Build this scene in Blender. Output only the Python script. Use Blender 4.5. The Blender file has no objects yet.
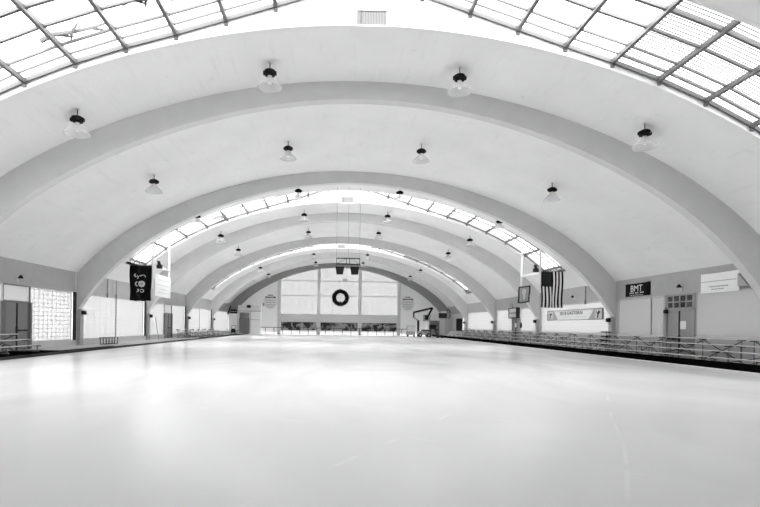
import bpy, math, random
from mathutils import Vector, Matrix
random.seed(7)
PI = math.pi
sc = bpy.context.scene
COL = sc.collection

# ------------------------------------------------------------------ materials
def mat(name, g, rough=0.6, metal=0.0, spec=0.5, noise=0.0, nscale=3.0, bump=0.0, bscale=40.0):
    m = bpy.data.materials.new(name); m.use_nodes = True
    nt = m.node_tree; b = nt.nodes['Principled BSDF']
    c = (g, g, g, 1) if not isinstance(g, tuple) else (*g, 1)
    b.inputs['Base Color'].default_value = c
    b.inputs['Roughness'].default_value = rough
    b.inputs['Metallic'].default_value = metal
    b.inputs['Specular IOR Level'].default_value = spec
    tc = nt.nodes.new('ShaderNodeTexCoord')
    if noise > 0:
        n = nt.nodes.new('ShaderNodeTexNoise'); n.inputs['Scale'].default_value = nscale
        n.inputs['Detail'].default_value = 5
        nt.links.new(tc.outputs['Object'], n.inputs['Vector'])
        r = nt.nodes.new('ShaderNodeMapRange')
        r.inputs[1].default_value = 0.3; r.inputs[2].default_value = 0.7
        r.inputs[3].default_value = c[0] * (1 - noise); r.inputs[4].default_value = min(1, c[0] * (1 + noise * .4))
        nt.links.new(n.outputs['Fac'], r.inputs[0])
        nt.links.new(r.outputs[0], b.inputs['Base Color'])
    if bump > 0:
        n2 = nt.nodes.new('ShaderNodeTexNoise'); n2.inputs['Scale'].default_value = bscale
        nt.links.new(tc.outputs['Object'], n2.inputs['Vector'])
        bp = nt.nodes.new('ShaderNodeBump'); bp.inputs['Strength'].default_value = bump
        bp.inputs['Distance'].default_value = 0.02
        nt.links.new(n2.outputs['Fac'], bp.inputs['Height']); nt.links.new(bp.outputs[0], b.inputs['Normal'])
    return m

M = {}
M['plaster'] = mat('painted plaster', 0.74, 0.8, noise=0.05, nscale=1.2, bump=.15, bscale=14)
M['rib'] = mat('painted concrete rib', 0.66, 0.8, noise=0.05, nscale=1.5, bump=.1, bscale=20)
M['rib_backlit'] = mat('end arch with backlit shade', 0.30, 0.8, noise=.05)  # darker copy of the rib colour; backlit shade is painted in
M['rackgrey'] = mat('galvanised steel tube', 0.22, 0.5)
M['endwhite'] = mat('bright white paint', .92, .6)
M['dim'] = mat('dark light-absorbing grey', 0.12, 0.9)  # dark tone for unseen rear surfaces, added to absorb light
M['beam'] = mat('grey painted beam', 0.42, 0.7, noise=0.06, nscale=2)
M['pier'] = mat('grey painted pier', 0.40, 0.7, noise=0.08, nscale=3)
M['white'] = mat('white paint', 0.82, 0.6)
M['panel'] = mat('white panel', 0.74, 0.5, noise=0.03, nscale=.8)
M['wain'] = mat('grey board panelling', 0.52, 0.6, noise=0.05)
M['concrete'] = mat('concrete walkway', 0.45, 0.6, noise=0.15, nscale=2.5)
M['dark'] = mat('black rubber', 0.004, 0.9, spec=0)
M['black'] = mat('black paint', 0.01, 0.6, spec=.12)
M['charcoal'] = mat('charcoal paint', 0.035, 0.6, spec=.12)
M['door'] = mat('grey door paint', 0.22, 0.5, noise=0.06, nscale=3)
M['doorpale'] = mat('pale grey door paint', 0.30, 0.5, noise=0.06, nscale=3)
M['frame'] = mat('grey door frame', 0.16, 0.5)
M['steel'] = mat('grey painted steel', 0.13, 0.5)
M['alum'] = mat('aluminium plank', 0.70, 0.4, metal=.3)
M['ltgrey'] = mat('light grey paint', 0.62, 0.5)
M['midgrey'] = mat('mid grey paint', 0.32, 0.5)
M['cloth_black'] = mat('black cloth', 0.008, 0.85, spec=.12)
M['cloth_white'] = None
M['foliage'] = mat('dark evergreen', 0.012, 0.8, spec=.12)
M['wood'] = mat('bare twig', 0.008, 0.9, spec=0)

def shell_mat():
    m = bpy.data.materials.new('white vault plaster'); m.use_nodes = True
    nt = m.node_tree; b = nt.nodes['Principled BSDF']; b.inputs['Roughness'].default_value = .85
    tc = nt.nodes.new('ShaderNodeTexCoord')
    def mapped(sx, sy, sz, scale, detail=4):
        mp = nt.nodes.new('ShaderNodeMapping'); mp.inputs['Scale'].default_value = (sx, sy, sz)
        n = nt.nodes.new('ShaderNodeTexNoise'); n.inputs['Scale'].default_value = scale; n.inputs['Detail'].default_value = detail
        nt.links.new(tc.outputs['Object'], mp.inputs['Vector']); nt.links.new(mp.outputs[0], n.inputs['Vector'])
        return n
    def rng(src, a, b_, c, d):
        r = nt.nodes.new('ShaderNodeMapRange'); 
        for i, v in enumerate((a, b_, c, d)): r.inputs[i + 1].default_value = v
        nt.links.new(src, r.inputs[0]); return r.outputs[0]
    def mul(a, c):
        x = nt.nodes.new('ShaderNodeMath'); x.operation = 'MULTIPLY'
        nt.links.new(a, x.inputs[0])
        if isinstance(c, float): x.inputs[1].default_value = c
        else: nt.links.new(c, x.inputs[1])
        return x.outputs[0]
    soft = rng(mapped(1, 1, 1, .5).outputs['Fac'], .3, .7, .94, 1.0)
    streak = rng(mapped(1, .10, .3, 5.5, 3).outputs['Fac'], .58, .76, 1.0, .945)   # board marks run along the hall
    spots = rng(mapped(1, 1, 1, 2.2, 6).outputs['Fac'], .66, .76, 1.0, .90)
    v = mul(mul(mul(soft, streak), spots), .86)
    nt.links.new(v, b.inputs['Base Color'])
    bp = nt.nodes.new('ShaderNodeBump'); bp.inputs['Strength'].default_value = .25; bp.inputs['Distance'].default_value = .02
    nt.links.new(mapped(1, .2, 1, 9).outputs['Fac'], bp.inputs['Height']); nt.links.new(bp.outputs[0], b.inputs['Normal'])
    return m
M['shell'] = shell_mat()

def ice_mat():
    m = bpy.data.materials.new('rink ice'); m.use_nodes = True
    nt = m.node_tree; b = nt.nodes['Principled BSDF']
    b.inputs['IOR'].default_value = 1.33
    tc = nt.nodes.new('ShaderNodeTexCoord')
    def noise(scale, detail, sx=1, sy=1, dist=0):
        mp = nt.nodes.new('ShaderNodeMapping'); mp.inputs['Scale'].default_value = (sx, sy, 1)
        n = nt.nodes.new('ShaderNodeTexNoise'); n.inputs['Scale'].default_value = scale; n.inputs['Detail'].default_value = detail
        n.inputs['Distortion'].default_value = dist
        nt.links.new(tc.outputs['Object'], mp.inputs['Vector']); nt.links.new(mp.outputs[0], n.inputs['Vector']); return n
    def rng(src, a, b_, c, d):
        r = nt.nodes.new('ShaderNodeMapRange')
        for i, v in enumerate((a, b_, c, d)): r.inputs[i + 1].default_value = v
        nt.links.new(src, r.inputs[0]); return r.outputs[0]
    base = rng(noise(.25, 5, 1, .5, .6).outputs['Fac'], .3, .7, .77, .86)
    # thin skate scratches: ridges of a distorted wave
    def scratch(rot, scale, lo):
        mp = nt.nodes.new('ShaderNodeMapping'); mp.inputs['Rotation'].default_value = (0, 0, rot)
        w = nt.nodes.new('ShaderNodeTexWave'); w.inputs['Scale'].default_value = scale
        w.inputs['Distortion'].default_value = 5.5; w.inputs['Detail'].default_value = 1.5; w.inputs['Detail Scale'].default_value = .35
        nt.links.new(tc.outputs['Object'], mp.inputs['Vector']); nt.links.new(mp.outputs[0], w.inputs['Vector'])
        return rng(w.outputs['Fac'], lo, 1.0, 0, 1)
    s1 = scratch(.5, .12, .9985); s2 = scratch(-.9, .16, .9985)
    gate = rng(noise(.7, 3).outputs['Fac'], .52, .62, 0, 1)
    ad = nt.nodes.new('ShaderNodeMath'); ad.operation = 'ADD'; nt.links.new(s1, ad.inputs[0]); nt.links.new(s2, ad.inputs[1])
    mg = nt.nodes.new('ShaderNodeMath'); mg.operation = 'MULTIPLY'; nt.links.new(ad.outputs[0], mg.inputs[0]); nt.links.new(gate, mg.inputs[1])
    ms = nt.nodes.new('ShaderNodeMath'); ms.operation = 'MULTIPLY_ADD'; ms.inputs[1].default_value = .08
    nt.links.new(mg.outputs[0], ms.inputs[0]); nt.links.new(base, ms.inputs[2]); ms.use_clamp = True
    nt.links.new(ms.outputs[0], b.inputs['Base Color'])
    r = rng(noise(.35, 4, 1, .4, .8).outputs['Fac'], .3, .7, .17, .27)
    nt.links.new(r, b.inputs['Roughness'])
    bp = nt.nodes.new('ShaderNodeBump'); bp.inputs['Strength'].default_value = .06; bp.inputs['Distance'].default_value = .01
    nt.links.new(noise(2.2, 5).outputs['Fac'], bp.inputs['Height']); nt.links.new(bp.outputs[0], b.inputs['Normal'])
    return m
M['ice'] = ice_mat()

def pane_mat(name, trans, col, lines=None, axis=(1, 2), dark=.35, lw=.07, milky=None):
    """thin sheet: part clear, part milky; optional dark grid lines (spacing along two object axes)"""
    m = bpy.data.materials.new(name); m.use_nodes = True
    nt = m.node_tree; nt.nodes.clear()
    out = nt.nodes.new('ShaderNodeOutputMaterial')
    tr = nt.nodes.new('ShaderNodeBsdfTransparent'); tr.inputs[0].default_value = (col, col, col, 1)
    tl = nt.nodes.new('ShaderNodeBsdfTranslucent'); mk = .8*col if milky is None else milky; tl.inputs[0].default_value = (mk, mk, mk, 1)
    df = nt.nodes.new('ShaderNodeBsdfDiffuse'); df.inputs[0].default_value = (.8, .8, .8, 1)
    mx0 = nt.nodes.new('ShaderNodeMixShader'); mx0.inputs[0].default_value = .35
    nt.links.new(tl.outputs[0], mx0.inputs[1]); nt.links.new(df.outputs[0], mx0.inputs[2])
    mx = nt.nodes.new('ShaderNodeMixShader'); mx.inputs[0].default_value = 1 - trans
    nt.links.new(tr.outputs[0], mx.inputs[1]); nt.links.new(mx0.outputs[0], mx.inputs[2])
    last = mx.outputs[0]
    if lines:
        tc = nt.nodes.new('ShaderNodeTexCoord'); sp = nt.nodes.new('ShaderNodeSeparateXYZ')
        nt.links.new(tc.outputs['Object'], sp.inputs[0])
        facs = []
        for ax, step in zip(axis, lines):
            if not step: continue
            d = nt.nodes.new('ShaderNodeMath'); d.operation = 'DIVIDE'; d.inputs[1].default_value = step
            nt.links.new(sp.outputs[ax], d.inputs[0])
            f = nt.nodes.new('ShaderNodeMath'); f.operation = 'FRACT'; nt.links.new(d.outputs[0], f.inputs[0])
            l = nt.nodes.new('ShaderNodeMath'); l.operation = 'LESS_THAN'; l.inputs[1].default_value = lw / step * .35 if step > .3 else lw / step * .22
            nt.links.new(f.outputs[0], l.inputs[0]); facs.append(l.outputs[0])
        fac = facs[0]
        if len(facs) > 1:
            a = nt.nodes.new('ShaderNodeMath'); a.operation = 'MAXIMUM'
            nt.links.new(facs[0], a.inputs[0]); nt.links.new(facs[1], a.inputs[1]); fac = a.outputs[0]
        ms = nt.nodes.new('ShaderNodeMath'); ms.operation = 'MULTIPLY'; ms.inputs[1].default_value = 1.0 if dark < .2 else .55
        nt.links.new(fac, ms.inputs[0])
        dd = nt.nodes.new('ShaderNodeBsdfTransparent' if dark < .2 else 'ShaderNodeBsdfDiffuse'); dd.inputs[0].default_value = (dark, dark, dark, 1)
        m2 = nt.nodes.new('ShaderNodeMixShader'); nt.links.new(ms.outputs[0], m2.inputs[0])
        nt.links.new(last, m2.inputs[1]); nt.links.new(dd.outputs[0], m2.inputs[2]); last = m2.outputs[0]
    nt.links.new(last, out.inputs['Surface'])
    return m
M['sky_glass'] = pane_mat('skylight glass', .85, .97)
M['sky_glass_ribbed'] = pane_mat('ribbed skylight sheet', .8, .8, (None, .135), (0, 1), .06, .31)
M['win_grid'] = pane_mat('milky window with square netting', .45, .40, (.42, .23), (1, 2), .50, .13, .32)
M['win_row'] = pane_mat('milky window with fine rows', .45, .38, (.85, .23), (1, 2), .30, .13, .30)
M['win_end'] = pane_mat('milky end window', .45, .34, (1.03, None), (0, 2), .30, .14, .28)
M['win_plain'] = pane_mat('plain milky pane', .3, .3, milky=.28)
M['win_dim'] = pane_mat('milky panel window', .30, .34, (None, .30), (1, 2), .5, .06, .32)
M['win_shut'] = pane_mat('closed white panel window', .05, .3, milky=.22)
M['cloth_white'] = pane_mat('thin white cloth', .0, .9, milky=.9)
M['wall_cloth'] = mat('white vinyl', .88, .7)
M['lamp_glass'] = pane_mat('prismatic lamp glass', .55, .98, milky=.95)
M['clear_dark'] = mat('dark glass', .03, .15)

# ------------------------------------------------------------------ mesh helpers
class MB:
    def __init__(s): s.v = []; s.f = []
    def box(s, x0, x1, y0, y1, z0, z1):
        b = len(s.v)
        s.v += [(x0,y0,z0),(x1,y0,z0),(x1,y1,z0),(x0,y1,z0),(x0,y0,z1),(x1,y0,z1),(x1,y1,z1),(x0,y1,z1)]
        s.f += [tuple(b+i for i in q) for q in ((0,3,2,1),(4,5,6,7),(0,1,5,4),(1,2,6,5),(2,3,7,6),(3,0,4,7))]
        return s
    def bar(s, a, b, w, h=None):
        """rectangular bar from a to b"""
        h = h or w; a = Vector(a); b = Vector(b); d = (b - a).normalized()
        up = Vector((0,0,1)) if abs(d.z) < .95 else Vector((1,0,0))
        sx = d.cross(up).normalized(); sz = sx.cross(d).normalized(); n = len(s.v)
        for p in (a, b):
            for i, j in ((-1,-1),(1,-1),(1,1),(-1,1)):
                s.v.append(tuple(p + sx * (w/2*i) + sz * (h/2*j)))
        s.f += [tuple(n+i for i in q) for q in ((3,2,1,0),(4,5,6,7),(0,1,5,4),(1,2,6,5),(2,3,7,6),(3,0,4,7))]
        return s
    def tube(s, pts, r, seg=8, caps=True):
        pts = [Vector(p) for p in pts]; n0 = len(s.v)
        rs = r if isinstance(r, (list, tuple)) else [r] * len(pts)
        d0 = (pts[1] - pts[0]).normalized()
        up = Vector((0,0,1)) if abs(d0.z) < .9 else Vector((1,0,0))
        for i, p in enumerate(pts):
            d = ((pts[min(i+1, len(pts)-1)] - pts[max(i-1, 0)])).normalized()
            a = d.cross(up).normalized(); b = a.cross(d).normalized()
            for k in range(seg):
                t = 2*PI*k/seg; s.v.append(tuple(p + (a*math.cos(t) + b*math.sin(t)) * rs[i]))
        for i in range(len(pts)-1):
            for k in range(seg):
                k2 = (k+1) % seg; o = n0 + i*seg
                s.f.append((o+k, o+k2, o+seg+k2, o+seg+k))
        if caps:
            s.f.append(tuple(n0+k for k in reversed(range(seg)))); o = n0 + (len(pts)-1)*seg
            s.f.append(tuple(o+k for k in range(seg)))
        return s
    def lathe(s, prof, seg=20, c=(0,0,0)):
        n0 = len(s.v)
        for r, z in prof:
            for k in range(seg):
                t = 2*PI*k/seg; s.v.append((c[0] + r*math.cos(t), c[1] + r*math.sin(t), c[2] + z))
        for i in range(len(prof)-1):
            for k in range(seg):
                k2 = (k+1) % seg; o = n0 + i*seg
                s.f.append((o+k, o+k2, o+seg+k2, o+seg+k))
        return s
    def prism(s, poly, axis, a, b):
        """closed polygon (2d) extruded along an axis from a to b; poly coords are the other two axes in order"""
        n0 = len(s.v); n = len(poly)
        for t in (a, b):
            for p, q in poly:
                s.v.append({0:(t,p,q), 1:(p,t,q), 2:(p,q,t)}[axis])
        s.f.append(tuple(n0+i for i in range(n))); s.f.append(tuple(n0+n+i for i in reversed(range(n))))
        for i in range(n):
            j = (i+1) % n; s.f.append((n0+i, n0+n+i, n0+n+j, n0+j))
        return s
    def build(s, name, material, parent=None, smooth=False, bevel=0, loc=None):
        me = bpy.data.meshes.new(name); me.from_pydata(s.v, [], s.f); me.update()
        import bmesh
        bm = bmesh.new(); bm.from_mesh(me); bmesh.ops.recalc_face_normals(bm, faces=bm.faces); bm.to_mesh(me); bm.free()
        me.materials.append(M[material] if isinstance(material, str) else material)
        if smooth:
            for p in me.polygons: p.use_smooth = True
        o = bpy.data.objects.new(name, me); COL.objects.link(o)
        if parent is not None: o.parent = parent
        if loc: o.location = loc
        if bevel:
            bv = o.modifiers.new('bevel', 'BEVEL'); bv.width = bevel; bv.segments = 2; bv.limit_method = 'ANGLE'
        return o

def thing(name, label, cat, loc=(0,0,0), rotz=0, group=None):
    o = bpy.data.objects.new(name, None); COL.objects.link(o); o.empty_display_size = .2
    o.location = loc; o.rotation_euler = (0,0,rotz)
    return tag(o, label, cat, group)
def tag(o, label, cat, group=None):
    o['label'] = label; o['category'] = cat
    if group: o['group'] = group
    return o
def struct(o, label=None):
    o['kind'] = 'structure'
    if label: o['label'] = label
    return o
def sempty(name, loc=(0,0,0)):
    o = bpy.data.objects.new(name, None); COL.objects.link(o); o.location = loc; o['kind'] = 'structure'; return o
def copy_tree(o, parent=None):
    c = o.copy(); COL.objects.link(c)
    if parent is not None: c.parent = parent
    for ch in list(o.children): copy_tree(ch, c)
    return c

def text_mb(txt, size, depth=.01, align='CENTER'):
    cu = bpy.data.curves.new('lettering', 'FONT'); cu.body = txt; cu.size = size; cu.extrude = depth/2
    cu.align_x = align; cu.align_y = 'CENTER'
    o = bpy.data.objects.new('lettering', cu); COL.objects.link(o)
    bpy.context.view_layer.update()
    dg = bpy.context.evaluated_depsgraph_get(); ev = o.evaluated_get(dg); me = ev.to_mesh()
    mb = MB(); mb.v = [tuple(v.co) for v in me.vertices]; mb.f = [tuple(p.vertices) for p in me.polygons]
    ev.to_mesh_clear(); bpy.data.objects.remove(o); bpy.data.curves.remove(cu)
    return mb
def on_wall(mb, side, x, y, z, sx=1.0):
    """turn lettering drawn in XY so it reads on the right (+1) or left (-1) side wall, centred at (x,y,z)"""
    mb.v = [(x + (-side)*0 + (-side)*c*1.0, y + (-side)*a*sx, z + b) for a, b, c in mb.v]
    return mb
def on_front(mb, x, y, z, sx=1.0):
    mb.v = [(x + a*sx, y - c, z + b) for a, b, c in mb.v]; return mb

# ------------------------------------------------------------------ hall geometry
W = 16.675; EYE = 1.528
DA = 19.467; BAY = 11.451
RIBY = {k: DA + k*BAY for k in range(-3, 6)}
RT = .42                                   # rib thickness along the hall
def Zs(x):
    q = (x/W)**2
    return 11.048 - 5.517*q + .0376*q*q - 1.068*q**4
def Zr(x):
    q = (x/W)**2
    return 10.344 - 6.782*q + .712*q*q - 2.114*q**4
XE = 15.6                                   # sideways extent of the skylights
def Zg(x):
    a = abs(x)
    return max(Zs(x) + .33, 12.62 - .318*a) if a < 7.2 else Zs(x) + .33
G0, G1 = 4.35, 7.85                         # skylight start and end within its bay
SKY = (-1, 1, 3)

NX = 64
xs = [-W + 2*W*i/NX for i in range(NX+1)]
def shell_strip(mb, y0, y1, x0=-W, x1=W, n=NX, t=.2, zf=Zs):
    X = [x0 + (x1-x0)*i/n for i in range(n+1)]
    b = len(mb.v)
    for x in X:
        z = zf(x); mb.v += [(x,y0,z),(x,y1,z),(x,y0,z+t),(x,y1,z+t)]
    for i in range(n):
        o = b + 4*i; p = o + 4
        mb.f += [(o,o+1,p+1,p),(o+2,p+2,p+3,o+3),(o,p,p+2,o+2),(o+1,o+3,p+3,p+1)]
    e = b + 4*n
    mb.f += [(b,b+2,b+3,b+1),(e,e+1,e+3,e+2)]

for k in range(-3, 5):
    y0 = RIBY[k]; y1 = RIBY[k+1] if k < 4 else RIBY[5] + .3
    mb = MB()
    if k in SKY:
        shell_strip(mb, y0, y0+G0); shell_strip(mb, y0+G1, y1)
        shell_strip(mb, y0+G0, y0+G1, -W, -XE, 4); shell_strip(mb, y0+G0, y0+G1, XE, W, 4)
    else:
        shell_strip(mb, y0, y1)
    struct(mb.build('ceiling', 'shell' if k > -3 else 'dim', smooth=False), 'white barrel vault between two ribs')  # unseen rearmost bay: closed and darkened to cut light near the camera

for k in range(-2, 6):                      # arched ribs and their piers
    y0 = RIBY[k]
    mb = MB(); b = 0
    n = 72
    for i in range(n+1):
        x = -W + 2*W*i/n
        # denser feet
        x = W * math.sin(PI/2 * x/W) if True else x
        zt = Zs(x) + .1; zb = min(Zr(x), zt - .05)
        mb.v += [(x,y0,zb),(x,y0+RT,zb),(x,y0,zt),(x,y0+RT,zt)]
    for i in range(n):
        o = 4*i; p = o+4
        mb.f += [(o,o+1,p+1,p),(o+2,p+2,p+3,o+3),(o,p,p+2,o+2),(o+1,o+3,p+3,p+1)]
    mb.f += [(0,2,3,1),(4*n,4*n+1,4*n+3,4*n+2)]
    struct(mb.build('ceiling_beam', 'rib' if k < 5 else 'rib_backlit'), 'arched concrete rib across the hall')
    for s in (-1, 1):
        p = MB().box(*(sorted((s*(W-.22), s*(W+.1)))), y0+.01, y0+RT-.01, 0, 2.30)
        struct(p.build('pillar', 'pier', bevel=.02), 'grey pier under the foot of a rib')

# skylights
BARX = [i*1.545 for i in range(-10, 11)]
nwin = 0
for k in SKY:
    y0 = RIBY[k]; ya = y0+G0; yb = y0+G1
    nwin += 1
    w = sempty('window_%d' % nwin)
    w['label'] = 'arched band of roof skylight with steel glazing bars'
    # curb faces (white), both edges of the opening
    for (yy, d) in ((ya+.04, -.16), (yb-.04, .16)):
        mb = MB(); n = 80
        for i in range(n+1):
            x = -XE + 2*XE*i/n
            mb.v += [(x,yy,Zs(x)-.005),(x,yy+d,Zs(x)-.005),(x,yy,Zg(x)+.02),(x,yy+d,Zg(x)+.02)]
        for i in range(n):
            o = 4*i; p = o+4
            mb.f += [(o,o+1,p+1,p),(o+2,p+2,p+3,o+3),(o,p,p+2,o+2),(o+1,o+3,p+3,p+1)]
        mb.f += [(0,2,3,1),(4*n,4*n+1,4*n+3,4*n+2)]
        mb.build('curb', 'white', w)
    for s in (-1, 1):
        MB().box(*sorted((s*XE, s*(XE+.12))), ya-.1, yb+.1, Zs(XE)+.0, Zg(XE)+.05).build('curb', 'white', w)
    # glass: straight facets between bars
    edges = [-XE] + BARX + [XE] if BARX[0] > -XE else BARX
    for ribbed in (False, True):
        mb = MB()
        for a, b in zip(edges[:-1], edges[1:]):
            if (((a+b)/2 > 8.3)) != ribbed: continue
            za, zb_ = Zg(a)+.03, Zg(b)+.03; o = len(mb.v)
            mb.v += [(a,ya-.1,za),(b,ya-.1,zb_),(b,yb+.1,zb_),(a,yb+.1,za)]; mb.f.append((o,o+1,o+2,o+3))
        mb.build('glass', 'sky_glass_ribbed' if ribbed else 'sky_glass', w)
    for x in BARX:                           # bars run along the hall, their ends hang over the curb
        mb = MB().box(x-.06, x+.06, ya+.04, yb-.04, Zg(x)-.15, Zg(x)+.0)
        mb.box(x-.06, x+.06, yb-.09, yb-.044, Zg(x)-.26, Zg(x)-.02)
        mb.build('glazing_bar', 'steel', w)
    for yy, hh, ww in ((yb-.08, .13, .06), (yb-.45, .06, .05), (yb-.94, .07, .06), (yb-1.87, .08, .08), (yb-2.70, .09, .09), (ya+.07, .12, .08)):
        mb = MB()
        for a, b in zip(edges[:-1], edges[1:]):
            mb.bar((a,yy,Zg(a)-hh/2), (b,yy,Zg(b)-hh/2), ww, hh)
        mb.build('cross_bar', 'steel', w)

# ice, walkways, curbs
YN, YF = RIBY[-3], RIBY[5]
struct(MB().box(-13.8, 14.0, -.6, YF-.5, -.2, 0).build('floor', 'ice'), 'smooth white ice sheet of the rink')
struct(MB().box(-13.8, 14.0, YN, -.6, -.2, .02).build('floor', 'dark'), 'unseen black rubber floor added behind the camera to absorb light')  # added out of view so less light bounces onto the near bays
struct(MB().box(-W-.3, -13.86, YN, YF+.2, -.2, .09).build('floor', 'concrete'), 'grey concrete walkway along the window wall')
struct(MB().box(14.12, W+.3, YN, YF+.2, -.2, .10).build('floor', 'concrete'), 'grey concrete walkway under the bleachers')
struct(MB().box(-13.86, 14.12, YF-.5, YF+.2, -.2, .03).build('floor', 'ltgrey'), 'pale strip of floor behind the end fence')
struct(MB().box(-13.90, -13.80, YN, YF-.5, -.1, .11).build('baseboard_left', 'charcoal'))
struct(MB().box(14.0, 14.14, YN, YF-2, -.1, .30).build('baseboard_right', 'dark'))
struct(MB().box(13.90, 14.0, YN, YF-2, -.1, .025).build('trim_1', 'white'))
struct(MB().box(-15.1, -14.35, YN, 46, .085, .10).build('trim_2', 'midgrey'))

# ---- side walls
def wallbox(mb, s, y0, y1, z0, z1, t=.3, inset=0.0):
    a, b = s*(W+inset), s*(W+t); mb.box(min(a,b), max(a,b), y0, y1, z0, z1)
HEAD_L, SILL_L, HEAD_R, SILL_R, TOPW = 3.30, .42, 3.36, 1.19, 4.56
left = MB(); lbeam = MB(); right = MB(); rbeam = MB(); wain = MB()
door_L = {0: (24.18, 26.14, 2.40), 2: (47.1, 49.05, 2.33)}
door_R = {0: (24.17, 26.15, 2.50), 2: (46.95, 48.75, 2.40), 4: (67.3, 71.4, 2.70)}
for s, mbw in ((-1, left), (1, right)):
    for k in range(-3, 6):                   # solid piers of wall behind the ribs
        y0 = RIBY[k] - (.22 if k > -3 else 0); wallbox(mbw, s, y0, RIBY[k]+RT+.20, -.1, TOPW)
for k in range(-3, 5):
    a = RIBY[k]+RT+.20; b = RIBY[k+1]-.22
    wallbox(lbeam, -1, a, b, HEAD_L, TOPW); wallbox(rbeam, 1, a, b, HEAD_R, TOPW)
    if k < -1: wallbox(left, -1, a, b, -.1, HEAD_L); wallbox(wain, 1, a, b, -.1, HEAD_R); continue  # unseen rear bays walled solid to keep daylight off the near zone
    d = door_L.get(k)
    for (p, q) in ([(a, d[0]), (d[1], b)] if d else [(a, b)]):
        wallbox(left, -1, p, q, -.1, SILL_L)
        left.box(-W-.04, -W+.05, p, q, SILL_L-.06, SILL_L)
    d = door_R.get(k)
    for (p, q) in ([(a, d[0]), (d[1], b)] if d else [(a, b)]):
        wallbox(wain, 1, p, q, -.1, SILL_R)
        for zz in (.38, .62, .86, 1.08): wain.box(W-.012, W, p, q, zz, zz+.03)
        wain.box(W-.03, W, p, q, SILL_R-.05, SILL_R)
struct(left.build('wall_left', 'ltgrey')); struct(right.build('wall_right', 'beam'))
struct(wain.build('wall_right_panelling', 'wain')); bpy.data.objects['wall_right_panelling'].name = 'wall_right'
# beams get a groove line and joints
for mb, s in ((lbeam, -1), (rbeam, 1)):
    for k in range(-3, 5):
        a = RIBY[k]+RT+.20; b = RIBY[k+1]-.22
        x = s*(W-.012); mb.box(min(x, s*W), max(x, s*W), a, b, 3.52, 3.545)
        mb.box(min(x, s*W), max(x, s*W), a, b, TOPW-.08, TOPW-.04)
        for f in ((.40, .72) if k >= 1 else ()):
            yy = a+(b-a)*f; mb.box(min(x, s*W), max(x, s*W), yy, yy+.03, 3.3 if s < 0 else 3.36, TOPW)
struct(lbeam.build('wall_left', 'beam')); struct(rbeam.build('wall_right', 'beam'))

# windows of the side walls: one per bay stretch
def side_window(s, y0, y1, z0, z1, pane, divs=(), frame='ltgrey', fw=.05):
    global nwin
    nwin += 1
    w = sempty('window_%d' % nwin, (s*(W+.08), (y0+y1)/2, z0)); L = (y1-y0)/2; H = z1-z0
    MB().box(-.012, .012, -L, L, 0, H).build('pane', pane, w)
    f = MB(); f.box(-.05,.05,-L,L,0,fw).box(-.05,.05,-L,L,H-fw,H).box(-.05,.05,-L,-L+fw,0,H).box(-.05,.05,L-fw,L,0,H)
    f.build('window_frame', frame, w)
    for d in divs:
        yy = d-(y0+y1)/2; MB().box(-.05,.05,yy-.035,yy+.035,0,H).build('mullion', 'midgrey', w)
    return w
for k in range(-1, 5):
    a = RIBY[k]+RT+.20; b = RIBY[k+1]-.22
    pl = 'win_grid' if k in (-1, 0, -3, -2) else 'win_row'
    e = b-.28                                # a dark downpipe stands beside each pier
    if k in door_L:
        d0, d1, dh = door_L[k]
        side_window(-1, a, d0-.06, SILL_L, HEAD_L, pl); side_window(-1, d1+.12, e, SILL_L, HEAD_L, pl)
        side_window(-1, d0-.06, d1+.12, dh+.05, HEAD_L, 'win_plain', divs=(), frame='frame')
    elif k in (1, 3):
        side_window(-1, a, e, SILL_L, HEAD_L, pl, divs=((a+e)/2-.1,))
    else:
        side_window(-1, a, e, SILL_L, HEAD_L, pl)
    struct(MB().box(-W-.02, -W+.10, e+.04, b-.02, SILL_L-.02, HEAD_L).build('trim_3', 'charcoal'))
    pr = 'win_shut' if k <= 0 else 'win_dim'
    if k == 0:
        side_window(1, a, 24.05, SILL_R, HEAD_R, pr); side_window(1, 26.3, b, SILL_R, HEAD_R, pr, divs=(27.48,))
    elif k == 2:
        side_window(1, a, 46.85, SILL_R, HEAD_R, pr); side_window(1, 48.85, b, SILL_R, HEAD_R, pr)
    elif k == 4:
        side_window(1, a, 67.15, SILL_R, HEAD_R, pr)
        wb = MB(); wallbox(wb, 1, 71.5, b, SILL_R, HEAD_R); wallbox(wb, 1, 67.1, 71.55, 2.70, HEAD_R); wallbox(wb, 1, 67.1, 71.55, -.1, .92); struct(wb.build('wall_right', 'ltgrey'))
    else:
        side_window(1, a, b, SILL_R, HEAD_R, pr)

# side doors
ndoor = 0
def side_door(s, y0, y1, h, leafmat, bar=True, zf=.09):
    global ndoor
    ndoor += 1
    d = sempty('door_%d' % ndoor, (s*(W+.06), (y0+y1)/2, zf)); L = (y1-y0)/2; H = h-zf
    f = MB(); f.box(-.1,.06,-L,-L+.07,0,H+.08).box(-.1,.06,L-.07,L,0,H+.08).box(-.1,.06,-L,L,H,H+.08)
    f.box(-.1,.12,-L-.16,-L+.01,0,H+.06).box(-.1,.12,L-.01,L+.16,0,H+.06)
    f.build('door_frame', 'frame' if s < 0 else 'midgrey', d)
    for q in (-1, 1):
        lf = MB().box(-.03,.03, *sorted((q*.012, q*(L-.05))), .0, H+.03).build('door_leaf', leafmat, d)
        if bar and q == 1:
            MB().box(*sorted((-s*.03, -s*.10)), .12, L-.2, .92, 1.0).build('push_bar', 'charcoal', lf)
        MB().box(*sorted((-s*.03, -s*.05)), q*.05-.03, q*.05+.03, .85, 1.15).build('door_handle', 'charcoal', lf)
    MB().box(*sorted((-s*.03, -s*.06)), -.045, .045, 0, H).build('door_strip', 'charcoal', d)
    return d
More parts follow.
